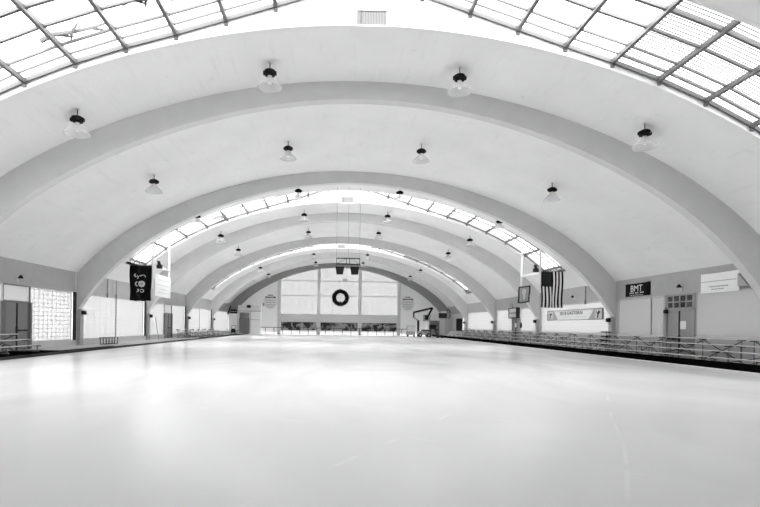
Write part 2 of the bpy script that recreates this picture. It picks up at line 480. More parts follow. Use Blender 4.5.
side_door(-1, *door_L[0], 'door'); side_door(-1, *door_L[2], 'door')
dR = side_door(1, *door_R[0], 'doorpale', zf=.10)
dR2 = side_door(1, *door_R[2], 'doorpale', zf=.10)
wb = MB(); wallbox(wb, 1, 24.04, 24.22, 2.5, HEAD_R, inset=.01); wallbox(wb, 1, 26.10, 26.31, 2.5, HEAD_R, inset=.01); wallbox(wb, 1, 24.04, 26.31, 2.52, 2.66, inset=.01); wallbox(wb, 1, 24.04, 26.31, 3.28, HEAD_R+.01, inset=.01); struct(wb.build('wall_right', 'midgrey'))
# transom with small dark panes over the right door
nwin += 1
w = sempty('window_%d' % nwin, (W+.06, 25.16, 2.64))
MB().box(-.01,.01,-.93,.93,0,.66).build('pane', 'clear_dark', w)
f = MB()
for yy in (-.95, -.475, 0, .475, .95): f.box(-.05,.05,yy-.035,yy+.035,0,.68)
for zz in (0, .33, .66): f.box(-.05,.05,-.97,.97,zz-.025,zz+.025)
f.build('sash_frame', 'beam', w)
wb = MB(); wallbox(wb, 1, 46.95, 48.75, 2.48, HEAD_R); struct(wb.build('wall_right', 'beam'))
# notices on doors
tag(MB().box(W-.01, W+.005, 24.62, 25.06, 1.55, 1.97).build('notice', 'white'), 'white paper notice taped to the grey double door beside the bleachers', 'notice')
for (z, a, m_, nm) in ((1.75, .40, 'white', 'white paper notice on the grey door below the wall clock box'), (1.05, .34, 'charcoal', 'dark paper notice low on the grey door below the wall clock box')):
    tag(MB().box(W-.01, W+.005, 47.9-a/2, 47.9+a/2, z-.2, z+.2).build('notice', m_), nm, 'notice')

# far right dark opening with steps
d = sempty('door_%d' % (ndoor+1), (W+.1, 69.35, 0)); ndoor += 1
MB().box(0, .2, -2.05, 2.05, .9, 2.75).build('opening', 'black', d)
MB().box(-.12, .0, -2.05, -1.9, .9, 2.75).box(-.12, 0, 1.9, 2.05, .9, 2.75).box(-.12, 0, -2.05, 2.05, 2.70, 2.8).build('door_frame', 'ltgrey', d)
st = thing('entry_steps', 'pale entry steps with handrails below the dark opening at the far end', 'steps', (15.9, 69.35, .1))
for i in range(4):
    MB().box(-.6+.2*i, .74, -1.9, 1.9, .2*i, .2*i+.19).build('step', 'ltgrey', st)

# ---- rear wall behind the viewer and the end wall
struct(MB().box(-W-.3, W+.3, YN-.3, YN, -.2, 12).build('wall_front', 'dim'))  # unseen rear wall, darkened to lower the light on the near bays
YW = YF + .44                             # face of the end wall, just behind the front of the last rib
COLX = (-9.2, -3.13, 3.2, 9.25)
def arch_poly(x0, x1, z0, n=14, d=.15):
    top = [(x1+(x0-x1)*i/n, Zs(x1+(x0-x1)*i/n)+d) for i in range(n+1)]
    return [(x0,z0),(x1,z0)] + top
mb = MB()
mb.prism(arch_poly(-W, COLX[0], -.1), 1, YW, YW+.25); mb.prism(arch_poly(COLX[3], W, -.1), 1, YW, YW+.25)
mb.box(COLX[0], COLX[3], YW, YW+.25, -.1, 3.08)
struct(mb.build('wall_back', 'endwhite'))
struct(MB().box(COLX[0]+.2, COLX[3]-.2, YW-.03, YW, 1.90, 3.08).build('wall_back', 'ltgrey'), 'pale grey band under the end windows')
for x in COLX:
    struct(MB().box(x-.24, x+.24, YW-.35, YW+.1, 0, Zr(x)+.2).build('column', 'ltgrey'), 'grey column dividing the end windows')
for i in range(3):
    a, b = COLX[i]+.24, COLX[i+1]-.24; nwin += 1
    w = sempty('window_%d' % nwin, (0, YW+.1, 0)); w['label'] = 'tall milky end window under the arch'
    MB().prism(arch_poly(a, b, 3.08, d=-.02), 1, -.01, .01).build('pane', 'win_end', w)
    f = MB()
    for z in (3.1, 6.0, 8.28): f.box(a, b, -.04, .04, z-.035, z+.035)
    f.build('window_frame', 'midgrey', w)
# entry block with doors, left corner
vb = struct(MB().box(-15.25, -11.9, YF-.55, YW, 0, 3.45).build('wall_back', 'endwhite'), 'white entry block beside the end wall')
struct(MB().box(-15.3, -11.85, YF-.6, YW, 3.45, 4.35).build('wall_back', 'white'), 'white bulkhead over the corner entry')
struct(MB().box(-15.3, -11.85, YF-.62, YF-.55, 3.42, 3.50).box(-13.45, -11.95, YF-.57, YF-.55, 2.15, 2.2).box(-13.50, -13.42, YF-.58, YF-.55, .1, 3.42).build('trim_4', 'midgrey'))
def front_door(x0, x1, y, h, material, bar=False):
    global ndoor
    ndoor += 1; d = sempty('door_%d' % ndoor, ((x0+x1)/2, y, .03)); L = (x1-x0)/2
    MB().box(-L, L, -.05, 0, 0, h).build('door_leaf', material, d)
    MB().box(-.02, .02, -.07, -.05, 0, h).box(-L-.04, -L, -.08, 0, 0, h+.05).box(L, L+.04, -.08, 0, 0, h+.05).box(-L, L, -.08, 0, h, h+.05).build('door_frame', 'frame', d)
    if bar: MB().box(.1, L-.1, -.13, -.05, .95, 1.05).build('push_bar', 'black', d)
    return d
front_door(-15.05, -13.6, YF-.55, 2.33, 'door')
nwin += 1; w = sempty('window_%d' % nwin, (-14.32, YF-.57, 2.42)); MB().box(-.72, .72, -.01, .01, 0, .82).build('pane', 'win_shut', w)
vr = struct(MB().box(13.6, 15.45, YF-.30, YW, 0, 3.45).build('wall_back', 'endwhite'), 'white wall around the far exit door')
front_door(13.95, 15.40, YF-.30, 2.33, 'door', True)
struct(MB().box(15.45, 16.6, 73.2, YW, 0, 3.3).build('wall_back', 'ltgrey'), 'pale grey wall corner beside the far exit door')
nwin += 1; w = sempty('window_%d' % nwin, (14.66, YF-.32, 2.48)); MB().box(-.78, .78, -.01, .01, 0, .95).build('pane', 'white', w)
struct(MB().box(-16.5, -15.25, 75.3, YW, 0, 3.1).build('wall_back', 'white'), 'white corner wall beside the left corner entry')

# ------------------------------------------------------------------ pendant lamps
def make_lamp():
    t = thing('pendant_lamp', '', 'lamp', (0,0,0))
    MB().lathe([(0,.0),(.07,0),(.07,-.03),(.03,-.05),(0,-.05)], 12).build('ceiling_plate', 'ltgrey', t)
    MB().tube([(0,0,-.03),(0,0,-.30)], .018, 6).build('stem', 'charcoal', t)
    b = MB().lathe([(0,-.25),(.12,-.26),(.19,-.30),(.21,-.38),(.19,-.46),(.09,-.49),(0,-.49)], 16)
    b.box(-.235,-.15,-.06,.06,-.44,-.33).box(.15,.235,-.06,.06,-.44,-.33)
    b.build('ballast', 'black', t, smooth=False)
    MB().lathe([(0,-.48),(.075,-.48),(.075,-.56),(0,-.56)], 14).build('socket', 'ltgrey', t)
    prof = [(.08,-.53),(.13,-.57),(.20,-.64),(.28,-.72),(.36,-.80),(.41,-.87),(.425,-.90),(.405,-.90),(.34,-.81),(.26,-.73),(.18,-.65),(.11,-.585),(.07,-.55)]
    MB().lathe(prof, 28).build('lamp_shade', 'lamp_glass', t, smooth=True)
    MB().lathe([(0,-.56),(.035,-.57),(.055,-.63),(.07,-.70),(.06,-.77),(0,-.80)], 12).build('bulb', 'white', t, smooth=True)
    return t
rows = [17.8, 25.4, 33.4, 40.65, 48.25, 54.6, 63.3, 71.5]
rown = ['first lamp row, nearest the viewer', 'second lamp row, between the two nearest ribs', 'third lamp row, just past the second rib', 'fourth lamp row', 'fifth lamp row', 'sixth lamp row, in the far skylight bay', 'seventh lamp row', 'last lamp row, nearest the end wall']
coln = ['outer left', 'inner left', 'inner right', 'outer right']
proto = make_lamp(); first = True
for r, y in enumerate(rows):
    for c, x in enumerate((-10.19, -3.50, 3.28, 10.08)):
        o = proto if first else copy_tree(proto); first = False
        o.location = (x, y, Zs(x)+.005)
        o['label'] = 'glass dome pendant lamp, %s of the %s' % (coln[c], rown[r])
        o['group'] = 'pendant lamps under the vault'

# vents and heater on the skylight curbs
for y, nm in ((RIBY[-1]+G1, 'white ventilation box with slatted grille at top centre of the picture'), (RIBY[1]+G1, 'small white ventilation box with grille on the second skylight curb'), (RIBY[3]+G1, 'tiny ventilation box with grille on the farthest skylight curb')):
    t = thing('vent_box', nm, 'vent', (-.06, y-.045, 10.93), group='ventilation boxes on skylight curbs'); t.scale = (1, .45, 1)
    MB().box(-.52, .52, -.32, 0, 0, .05).box(-.52,.52,-.32,0,.50,.56).box(-.52,-.47,-.32,0,.04,.52).box(.47,.52,-.32,0,.04,.52).box(-.48,.48,-.2,0,.04,.52).build('housing', 'white', t)
    g = MB().box(-.47, .47, -.24, -.22, .05, .50)
    g.build('grille', 'midgrey', t)
    s_ = MB()
    for i in range(19): s_.box(-.46+.05*i, -.445+.05*i, -.27, -.24, .05, .50)
    s_.box(-.36,-.32,-.28,-.24,.12,.5)
    s_.build('grille_slats', 'steel', t)
    MB().box(-.42, .42, -.28, 0, .62, .9).build('duct', 'ltgrey', t)
t = thing('heater', 'dark slim heater on the left of the second skylight curb', 'heater', (-9.8, 38.45, 9.30))
MB().prism([(-.45,.10),(.45,.42),(.45,.62),(-.45,.30)], 1, -.14, .14).build('heater_body', 'black', t)
MB().box(-.38,.38,.14,.27,.28,.42).build('bracket', 'charcoal', t)

# ------------------------------------------------------------------ hanging speakers over mid rink
RX, RY = -.09, 34.5
t = thing('speaker_rigging', 'black hanging pipe frame on wires above the two speakers', 'rigging', (RX, RY, 5.74))
f = MB()
for zz in (0, .40):
    for yy in (-.12, .12): f.bar((-.80, yy, zz), (.80, yy, zz), .035)
for x in (-.80, -.10, .10, .80):
    for yy in (-.12, .12): f.bar((x, yy, 0), (x, yy, .40), .03)
f.bar((-.8,-.12,0),(-.1,-.12,.4),.02); f.bar((.8,-.12,0),(.1,-.12,.4),.02)
f.build('pipe_frame', 'charcoal', t)
for x in (-.80, 0, .80):
    MB().tube([(x,0,.40),(x,0,Zs(RX+x)-5.74+.02)], .012, 5).build('hanging_wire', 'midgrey', t)
for x, l in ((-.56, 'black hanging speaker, left of the pair over the rink'), (.46, 'black hanging speaker, right of the pair over the rink')):
    s = thing('loudspeaker', l, 'speaker', (RX+x, RY, 5.04), group='pair of hanging speakers')
    b = MB(); n = len(b.v)
    b.v += [(-.22,-.2,0),(.22,-.2,0),(.22,.2,0),(-.22,.2,0),(-.30,-.26,.50),(.30,-.26,.50),(.30,.26,.50),(-.30,.26,.50)]
    b.f += [(0,3,2,1),(4,5,6,7),(0,1,5,4),(1,2,6,5),(2,3,7,6),(3,0,4,7)]
    b.build('cabinet', 'black', s, bevel=.02)
    g = MB(); g.prism([(-.18,.05),(.18,.05),(.24,.44),(-.24,.44)], 1, -.30, -.235); g.build('speaker_grille', 'charcoal', s)
    MB().bar((-.2,0,.5),(-.2,0,.71),.025).bar((.2,0,.5),(.2,0,.71),.025).build('hanging_bracket', 'charcoal', s)

# ------------------------------------------------------------------ flag frames
def flag_frame(s, l):
    x = s*13.65
    t = thing('flag_frame', l, 'frame', (x, 35.2, 0))
    MB().bar((0,0,3.9 if s < 0 else 4.6),(0,0,Zs(x)-.02),.10).build('pole', 'white', t)
    MB().bar((0,3.5,4.75 if s < 0 else 4.4),(0,3.5,Zg(x)-.05),.12).build('pole', 'white', t)
    MB().bar((0,0,5.42),(0,3.5,5.55),.14).build('crossbar', 'white', t)
flag_frame(-1, 'white hanging pole frame beside the black flag')
flag_frame(1, 'white hanging pole frame beside the striped flag')
def cloth(x0, x1, z0, z1, nx, nz, amp, skew=0.0, ph=0.0, sag=.03, th=.012):
    """hanging cloth in local XZ; folds in Y; double sided with thickness"""
    mb = MB()
    def P(u, v):
        x = x0+(x1-x0)*u; z = z1+(z0-z1)*v
        a = amp*(.25+.75*v)
        y = a*math.sin(u*9+ph)+a*.5*math.sin(u*21+ph*2+v*2)
        x2 = x + skew*v + (x1-x0)*.02*math.sin(v*6)*(1 if u > .5 else -1)
        return Vector((x2, y, z - sag*math.sin(u*PI)*(.4 if v < .5 else 1) + .015*math.sin(u*17)*v))
    return P
def flag_cells(P, cells, nx, nz, off):
    mb = MB()
    for (u0, u1, v0, v1) in cells:
        a = max(1, int(nx*(u1-u0))+1); b = max(1, int(nz*(v1-v0))+1); n0 = len(mb.v)
        for i in range(a+1):
            for j in range(b+1):
                p = P(u0+(u1-u0)*i/a, v0+(v1-v0)*j/b); mb.v.append((p.x, p.y-off, p.z))
        for i in range(a):
            for j in range(b):
                o = n0+i*(b+1)+j; mb.f.append((o, o+1, o+b+2, o+b+1))
    return mb
def solidify(o, t):
    m = o.modifiers.new('thickness', 'SOLIDIFY'); m.thickness = t; m.offset = 0; return o
# black flag
t = thing('hanging_flag', 'black flag with white round emblem hanging from the left pole frame', 'flag', (-14.5, 35.25, 0))
P = cloth(-.75, .75, 3.05, 5.50, 30, 30, .05, ph=.4)
solidify(flag_cells(P, [(0,1,0,1)], 30, 30, 0).build('flag_cloth', 'cloth_black', t, smooth=True), .012)
em = MB()
def disc(mb, cu, cv, ru, rv, off, P, r0=0.0, a0=0, a1=2*PI, seg=20):
    n0 = len(mb.v)
    for i in range(seg+1):
        a = a0+(a1-a0)*i/seg
        for r in (r0, 1.0):
            p = P(cu+ru*r*math.cos(a), cv+rv*r*math.sin(a)); mb.v.append((p.x, p.y-off, p.z))
    for i in range(seg):
        o = n0+2*i; mb.f.append((o,o+1,o+3,o+2))
disc(em, .56, .52, .15, .085, .02, P, .0)
disc(em, .37, .52, .13, .07, .02, P, .55, PI*.5, PI*1.5)
disc(em, .33, .70, .10, .05, .02, P, .5, -1.2, 2.0); disc(em, .58, .71, .11, .05, .02, P, .6, 0, 2*PI)
disc(em, .30, .28, .09, .05, .02, P, .3, 1.0, 4.8); disc(em, .36, .33, .08, .05, .02, P, .45, -1.5, 1.5)
disc(em, .60, .31, .12, .05, .02, P, .65, PI, 2*PI+.5)
em.build('emblem', 'ltgrey', t)
e2 = MB(); disc(e2, .56, .52, .06, .035, .03, P); e2.build('emblem', 'midgrey', t)
MB().bar((-.8,0,5.53),(.78,0,5.53),.035).build('flag_rod', 'black', t)
# striped national flag hung vertically, canton at upper left
t = thing('hanging_flag', 'american flag hanging vertically from the right pole frame', 'flag', (14.52, 35.25, 0))
P = cloth(-.76, .80, 3.0, 5.56, 40, 30, .045, ph=1.3)
dk = [(i/13, (i+1)/13, (.42 if i < 7 else 0), 1) for i in range(0, 13, 2)]
lt = [(i/13, (i+1)/13, (.42 if i < 7 else 0), 1) for i in range(1, 13, 2)]
solidify(flag_cells(P, dk, 40, 30, 0).build('dark_stripes', 'cloth_black', t, smooth=True), .01)
solidify(flag_cells(P, lt, 40, 30, 0).build('white_stripes', 'cloth_white', t, smooth=True), .01)
solidify(flag_cells(P, [(0, 7/13, 0, .42)], 40, 30, 0).build('canton', 'cloth_black', t, smooth=True), .01)
st = MB()
for r in range(9):
    for c in range(6 if r % 2 == 0 else 5):
        cu = (.04 + .078*c + (0 if r % 2 == 0 else .039)) + .02; cv = .03+.045*r
        pts = []
        p0 = P(cu, cv); n0 = len(st.v)
        for k in range(10):
            a = PI/2+k*PI/5; rr = .034 if k % 2 == 0 else .014
            st.v.append((p0.x+rr*math.cos(a), p0.y-.012, p0.z+rr*math.sin(a)))
        st.f.append(tuple(n0+k for k in range(10)))
st.build('stars', 'frame', t)
MB().bar((-.76,0,5.59),(.85,0,5.59),.035).build('flag_rod', 'black', t)
# small tilted flag further along the right frame
t = thing('hanging_flag', 'small grey bordered flag with pale map shape, left of the striped flag', 'flag', (13.42, 37.4, 0))
P = cloth(-.48, .42, 3.35, 4.62, 20, 16, .05, skew=-.06, ph=2.0)
P0 = P
P = lambda u, v: P0(u, v) + Vector((0, 0, .12*u))
solidify(flag_cells(P, [(0,1,0,1)], 20, 16, 0).build('flag_cloth', 'charcoal', t, smooth=True), .01)
flag_cells(P, [(.13,.87,.08,.92)], 20, 16, .012).build('flag_field', 'midgrey', t, smooth=True)
em = MB(); disc(em, .48, .35, .17, .2, .022, P); disc(em, .52, .65, .12, .2, .024, P); em.build('emblem', 'ltgrey', t)
# white banner on left frame (edge-on along the hall)
t = thing('hanging_banner', 'white cloth banner with faint print hanging right of the black flag', 'banner', (-13.52, 35.3, 0))
mb = MB(); n = 12
for i in range(n+1):
    y = 3.3*i/n; dx = .03*math.sin(i*1.1); z0 = 3.38 + .0*i; z1 = 4.97
    mb.v += [(dx,y,z0),(dx,y,z1)]
for i in range(n): o = 2*i; mb.f.append((o,o+2,o+3,o+1))
solidify(mb.build('banner_cloth', 'cloth_white', t), .012)
mb = MB()
for z, a, b in ((4.55,.5,2.8),(4.2,.3,3.0),(3.9,.8,2.5),(3.65,.4,2.9)):
    mb.box(.035,.045,a,b,z,z+.05)
mb.build('faint_print', 'ltgrey', t)
for s in (-1, 1):
    x = -13.30 if s < 0 else 13.36
    t = thing('floodlight', 'dark floodlight clamped to the %s pole frame above the %s' % (('left', 'white banner') if s < 0 else ('right', 'striped flag')), 'floodlight', (x, 35.35, 5.42 if s < 0 else 5.62))
    MB().box(-.12,.22,-.1,.16,-.1,.16).prism([(-.05,.16),(.15,.16),(.05,.42),(-.08,.42)], 1, -.08, .1).build('lamp_body', 'charcoal', t)
    MB().bar((-s*0-.2 if s<0 else -.0, 0, .02),(.0 if s<0 else .2,0,.02),.03).build('clamp', 'charcoal', t)

# ------------------------------------------------------------------ wall banners on the right
def banner(name, label, y0, y1, z0, z1, material, cat='banner', x=W-.03, tilt=0.0):
    t = thing(name, label, cat, (x, (y0+y1)/2, z0)); L = (y1-y0)/2; H = z1-z0
    mb = MB(); n = 10
    for i in range(n+1):
        y = -L+2*L*i/n; dx = -.012*abs(math.sin(i*1.3)); mb.v += [(dx,y,tilt*y),(dx,y,H+tilt*y-.015*math.sin(PI*i/n))]
    for i in range(n): o = 2*i; mb.f.append((o,o+1,o+3,o+2))
    solidify(mb.build('banner_cloth', material, t), .01)
    return t, L, H
def wall_text(t, txt, size, y, z, m_, sx=1.0, x=-.03):
    mb = text_mb(txt, size, .008); mb.v = [(x + c, y - a*sx, z + b) for a, b, c in mb.v]
    mb.build('lettering', m_, t)
def dashes(t, rows, m_, x=-.03, name='fine_print'):
    mb = MB()
    for z, a, b, h in rows:
        y = a; random.seed(int(z*1000)+3)
        while y < b:
            l = random.uniform(.05, .14); mb.box(x-.004, x+.002, y, min(b, y+l), z, z+h); y += l+.03
    mb.build(name, m_, t)
t, L, H = banner('bmt_banner', 'black banner lettered BMT in white on the right wall beam', 27.45, 29.80, 3.46, 4.22, 'cloth_black')
t.name = 'wall_banner'
wall_text(t, 'BMT', .52, .08, .44, 'white', 1.15)
dashes(t, [(.16,-.62,-.25,.07),(.16,-.12,.2,.07),(.16,.32,.72,.07),(.05,-.55,.70,.03)], 'ltgrey')
t, L, H = banner('white_wall_banner', 'white banner with a thin line and two lines of print, top right', 21.25, 23.50, 3.27, 4.19, 'wall_cloth', x=W-.12)
t.name = 'wall_banner'
MB().box(-.035,-.02,-L+.12,L-.03,.52,.545).build('printed_line', 'midgrey', t)
dashes(t, [(.26,-.55,.55,.05),(.14,-.30,.45,.045)], 'midgrey')
t, L, H = banner('wall_banner', 'long white banner lettered 2018 EASTERN with photos at both ends', 32.2, 40.7, 2.14, 2.90, 'wall_cloth')
wall_text(t, '2018 EASTERN', .36, .25, .50, 'charcoal', 1.55)
dashes(t, [(.22,-1.9,2.3,.04)], 'ltgrey')
MB().box(-.035,-.02,-L,L,0,.03).box(-.035,-.02,-L,L,H-.04,H).box(-.035,-.02,-L,-L+.12,0,H).box(-.035,-.02,L-.10,L,0,H).build('banner_border', 'charcoal', t)
for e, d in ((-1, 1), (1, -1)):
    mb = MB(); mb.prism([(e*(L-.1), .03), (e*(L-1.9), .03), (e*(L-1.2), H-.04), (e*(L-.1), H-.04)], 0, -.032, -.022); mb.build('swoosh', 'beam', t)
for e in (-1, 1):
    c = e*(L-.62); mb = MB().box(-.04,-.033,c-.42,c+.42,.06,H-.07); mb.build('photo_panel', 'ltgrey', t)
for e in (-1, 1):
    c = e*(L-.62); mb = MB()
    mb.prism([(c-.3,.5),(c-.05,.62),(c+.05,.45),(c+.3,.6),(c+.1,.35),(c+.15,.1),(c+.0,.1),(c-.05,.35)], 0, -.046, -.041); mb.build('skater_picture', 'charcoal', t)

# score clock over the middle right door
t = thing('wall_clock_box', 'dark framed scoreboard box with two pale panels above the grey door', 'scoreboard', (W-.25, 47.9, 2.42))
MB().box(-.1,.24,-1.1,1.1,0,1.02).build('box_body', 'charcoal', t, bevel=.02)
MB().box(-.13,-.1,-.95,.7,.54,.92).build('display_panel', 'ltgrey', t); MB().box(-.13,-.1,-.95,.7,.08,.46).build('display_panel', 'ltgrey', t)
t.name = 'scoreboard_box'
t = thing('horn_speaker', 'small grey horn speaker on top of the scoreboard box', 'speaker', (W-.3, 47.9, 3.45))
MB().tube([(0,0,.22),(-.12,-.1,.24),(-.24,-.2,.26)], [.06,.10,.2], 12).build('horn', 'midgrey', t); MB().bar((0,0,0),(0,0,.2),.05).build('bracket', 'charcoal', t)
t = thing('fire_extinguisher', 'dark fire extinguisher on the right wall beside the middle door', 'extinguisher', (W-.09, 46.35, 1.50))
MB().lathe([(0,0),(.07,0),(.08,.03),(.08,.38),(.05,.45),(.02,.47),(0,.47)], 12).build('cylinder_body', 'black', t, smooth=True)
MB().box(-.02,.02,-.05,.05,.45,.52).build('valve', 'charcoal', t); MB().box(.05,.09,-.05,.05,.1,.4).build('bracket', 'charcoal', t)

# small fixtures on the beams and piers
def beam_fixture(s, y, z, l):
    t = thing('wall_lamp', l, 'lamp', (s*(W-.02), y, z))
    MB().box(-.02,.02,-.06,.06,0,.3).build('mount_plate', 'ltgrey', t)
    MB().tube([(-s*.02,0,.2),(-s*.14,0,.24)], .03, 8).build('arm', 'charcoal', t)
    MB().lathe([(0,.33),(.05,.32),(.09,.24),(.11,.16),(0,.16)], 12, (-s*.16,0,0)).build('lamp_shade', 'black', t, smooth=True)
beam_fixture(-1, 25.1, 3.45, 'small black wall lamp on the left beam above the near door')
beam_fixture(1, 24.95, 3.52, 'small black wall lamp on the right beam above the near door')
beam_fixture(1, 36.2, 3.62, 'small black wall lamp on the right beam above the long white banner')
for (s, y) in ((-1, 36.4), (1, 34.6), (-1, 35.0)):
    mb = MB().tube([(s*(W-.04), y, 3.2), (s*(W-.04), y, 4.5)], .03, 8).box(*sorted((s*(W-.1), s*W)), y-.07, y+.07, 3.25, 3.5)
    tag(mb.build('wall_conduit', 'midgrey'), {(-1,36.4):'grey conduit on the left beam, farther of two left of the black flag',(1,34.6):'grey conduit hanging down the right beam beside the striped flag',(-1,35.0):'grey conduit on the left beam, nearer of two left of the black flag'}[(s,y)], 'conduit')
for k in (0, 1, 2, 3, 4):
    for s in (-1, 1):
        y = RIBY[k]+.01
        if k == 0: continue
        t = tag(MB().box(*sorted((s*(W-.20), s*(W-.44))), y+.1, y+.32, 1.95, 2.2).build('junction_box', 'black', bevel=.01), 'small black junction box on the %s pier of the %s rib' % ('left' if s < 0 else 'right', ['','second','third','fourth','fifth'][k]), 'junction box', 'junction boxes on the rib piers')
t = thing('wall_sensor', 'small black box at the upper left corner of the near right door', 'sensor', (W-.02, 26.05, 2.38))
MB().box(-.14,.0,-.12,.12,0,.2).build('sensor_body', 'black', t, bevel=.02)
t = thing('bracket_speaker', 'small grey bracket sticking out past the end of the top right banner', 'bracket', (W-.02, 20.85, 3.45))
MB().prism([(-.30,0),(.25,.0),(.25,.55)], 0, -.3, 0).build('bracket_plate', 'beam', t); t.name = 'wall_bracket'

# ------------------------------------------------------------------ bleachers
def make_bleacher(rows, s, L=4.85):
    """open aluminium bleacher; local origin at walkway level under the front seat; s=+1: rises towards +X"""
    t = thing('bleacher', '', 'bleacher')
    Zt = [.32+.245*i for i in range(rows)]; Xt = [.0+.56*i for i in range(rows)]
    for i in range(rows):
        MB().box(*sorted((s*(Xt[i]-.12), s*(Xt[i]+.12))), -L/2, L/2, Zt[i]-.035, Zt[i]).build('seat_plank', 'alum', t)
        if i > 0:
            xx = Xt[i]-.30; MB().box(*sorted((s*(xx-.10), s*(xx+.10))), -L/2, L/2, Zt[i]-.30, Zt[i]-.27).build('foot_plank', 'alum', t)
    fr_y = (-L/2+.2, 0, L/2-.2)
    for y in fr_y:
        f = MB()
        for i in range(rows):
            f.bar((s*Xt[i], y, 0), (s*Xt[i], y, Zt[i]-.04), .035)
            if i > 0:
                f.bar((s*(Xt[i]-.45), y, Zt[i]-.31), (s*(Xt[i]+.02), y, Zt[i]-.31), .04, .03)
        f.bar((s*(-.1), y, .03), (s*(Xt[-1]+.1), y, .03), .05)
        f.build('support_frame', 'rackgrey', t)
        for i in range(rows): MB().box(*sorted((s*(Xt[i]-.15), s*(Xt[i]+.15))), y-.05, y+.05, Zt[i]-.075, Zt[i]-.036).build('seat_bracket', 'black', t)
    xb = s*(Xt[-1]+.02)
    for (a, b) in ((0, 1), (1, 2)):
        ya, yb = fr_y[a]+.05, fr_y[b]-.05
        MB().bar((xb, ya, .08), (xb, yb, Zt[-1]-.1), .03).build('cross_brace', 'charcoal', t)
        MB().bar((xb+.03, yb, .08), (xb+.03, ya, Zt[-1]-.1), .03).build('cross_brace', 'charcoal', t)
    ya, yb = fr_y[0], fr_y[1]
    MB().bar((s*Xt[1], ya, .1), (s*Xt[1], yb, Zt[1]-.05), .02).build('cross_brace', 'charcoal', t)
    MB().bar((s*Xt[1], fr_y[2], .1), (s*Xt[1], yb, Zt[1]-.05), .025).build('cross_brace', 'charcoal', t)
    return t
pr = make_bleacher(4, 1)
ordn = ['nearest the viewer along the right wall', 'second from the viewer, in front of the near right door', 'third from the viewer, left of the near right door', 'fourth from the viewer, at the second rib pier', 'fifth from the viewer, under the long white banner', 'sixth from the viewer, below the striped flag', 'seventh from the viewer, near the scoreboard door', 'eighth from the viewer, past the scoreboard door', 'ninth from the viewer', 'tenth from the viewer', 'last and farthest of the row']
ys = [15.4+2.43+5.08*i for i in range(10)]
for i, y in enumerate(ys):
    o = pr if i == 0 else copy_tree(pr)
    o.location = (14.55, y, .10)
    o['label'] = 'four-tier metal bleacher, ' + ordn[i]; o['group'] = 'bleachers along the right wall'
pl = make_bleacher(3, -1)
for i, (y, l) in enumerate(((21.65, 'three-tier metal bleacher in front of the near left doors'), (51.3, 'three-tier metal bleacher in the far left, nearest of three in the row'), (56.5, 'three-tier metal bleacher in the far left, middle of three in the row'), (61.7, 'three-tier metal bleacher in the far left, last of three in the row'))):
    o = pl if i == 0 else copy_tree(pl)
    o.location = (-14.95, y, .105 if i == 0 else .09)
    o['label'] = l; o['group'] = 'bleachers along the left wall'
tag(MB().box(-14.32, -13.95, 17, 30, .09, .115).box(-16.3,-14.35,18.5,25.0,.10,.104).build('rubber_mat', 'dark'), 'black rubber mat under the near left bleacher', 'mat')
tag(MB().box(-14.3, -13.92, 50, 70, .09, .13).build('rubber_mat', 'dark'), 'black rubber strip along the far left bleachers', 'mat')
# low bench by the left wall
t = thing('low_bench', 'low open metal bench by the left windows below the black flag', 'bench', (-15.55, 32.85, .09))
f = MB()
for y in (-.85, -.45, 0, .4, .85):
    for x in (-.18, .18): f.bar((x, y, 0), (x, y, .42), .04)
    f.bar((-.18, y, .04), (.18, y, .04), .04)
f.bar((.18,-.85,.2),(.18,.85,.2),.03)
f.build('legs_frame', 'charcoal', t)
MB().box(-.22,.22,-.95,.95,.42,.46).build('bench_top', 'steel', t)
# slatted rack on right pier
t = thing('slatted_rack', 'dark four-bar rack on the right pier beside the BMT banner bay', 'rack', (W-.26, RIBY[1]+.2, .3))
for i in range(4): MB().box(-.06, 0, -.16, .9, .16+.27*i, .24+.27*i).build('rack_bar', 'black', t)
MB().box(-.02,0,.3,.36,.1,1.1).build('rack_upright', 'charcoal', t)
# leaning stick on second left pier
tag(MB().tube([(-W+.30, 44.6, .09), (-W+.20, 43.95, 2.0)], .03, 6).build('hockey_stick', 'midgrey'), 'thin grey pole leaning beside the third left pier', 'pole')

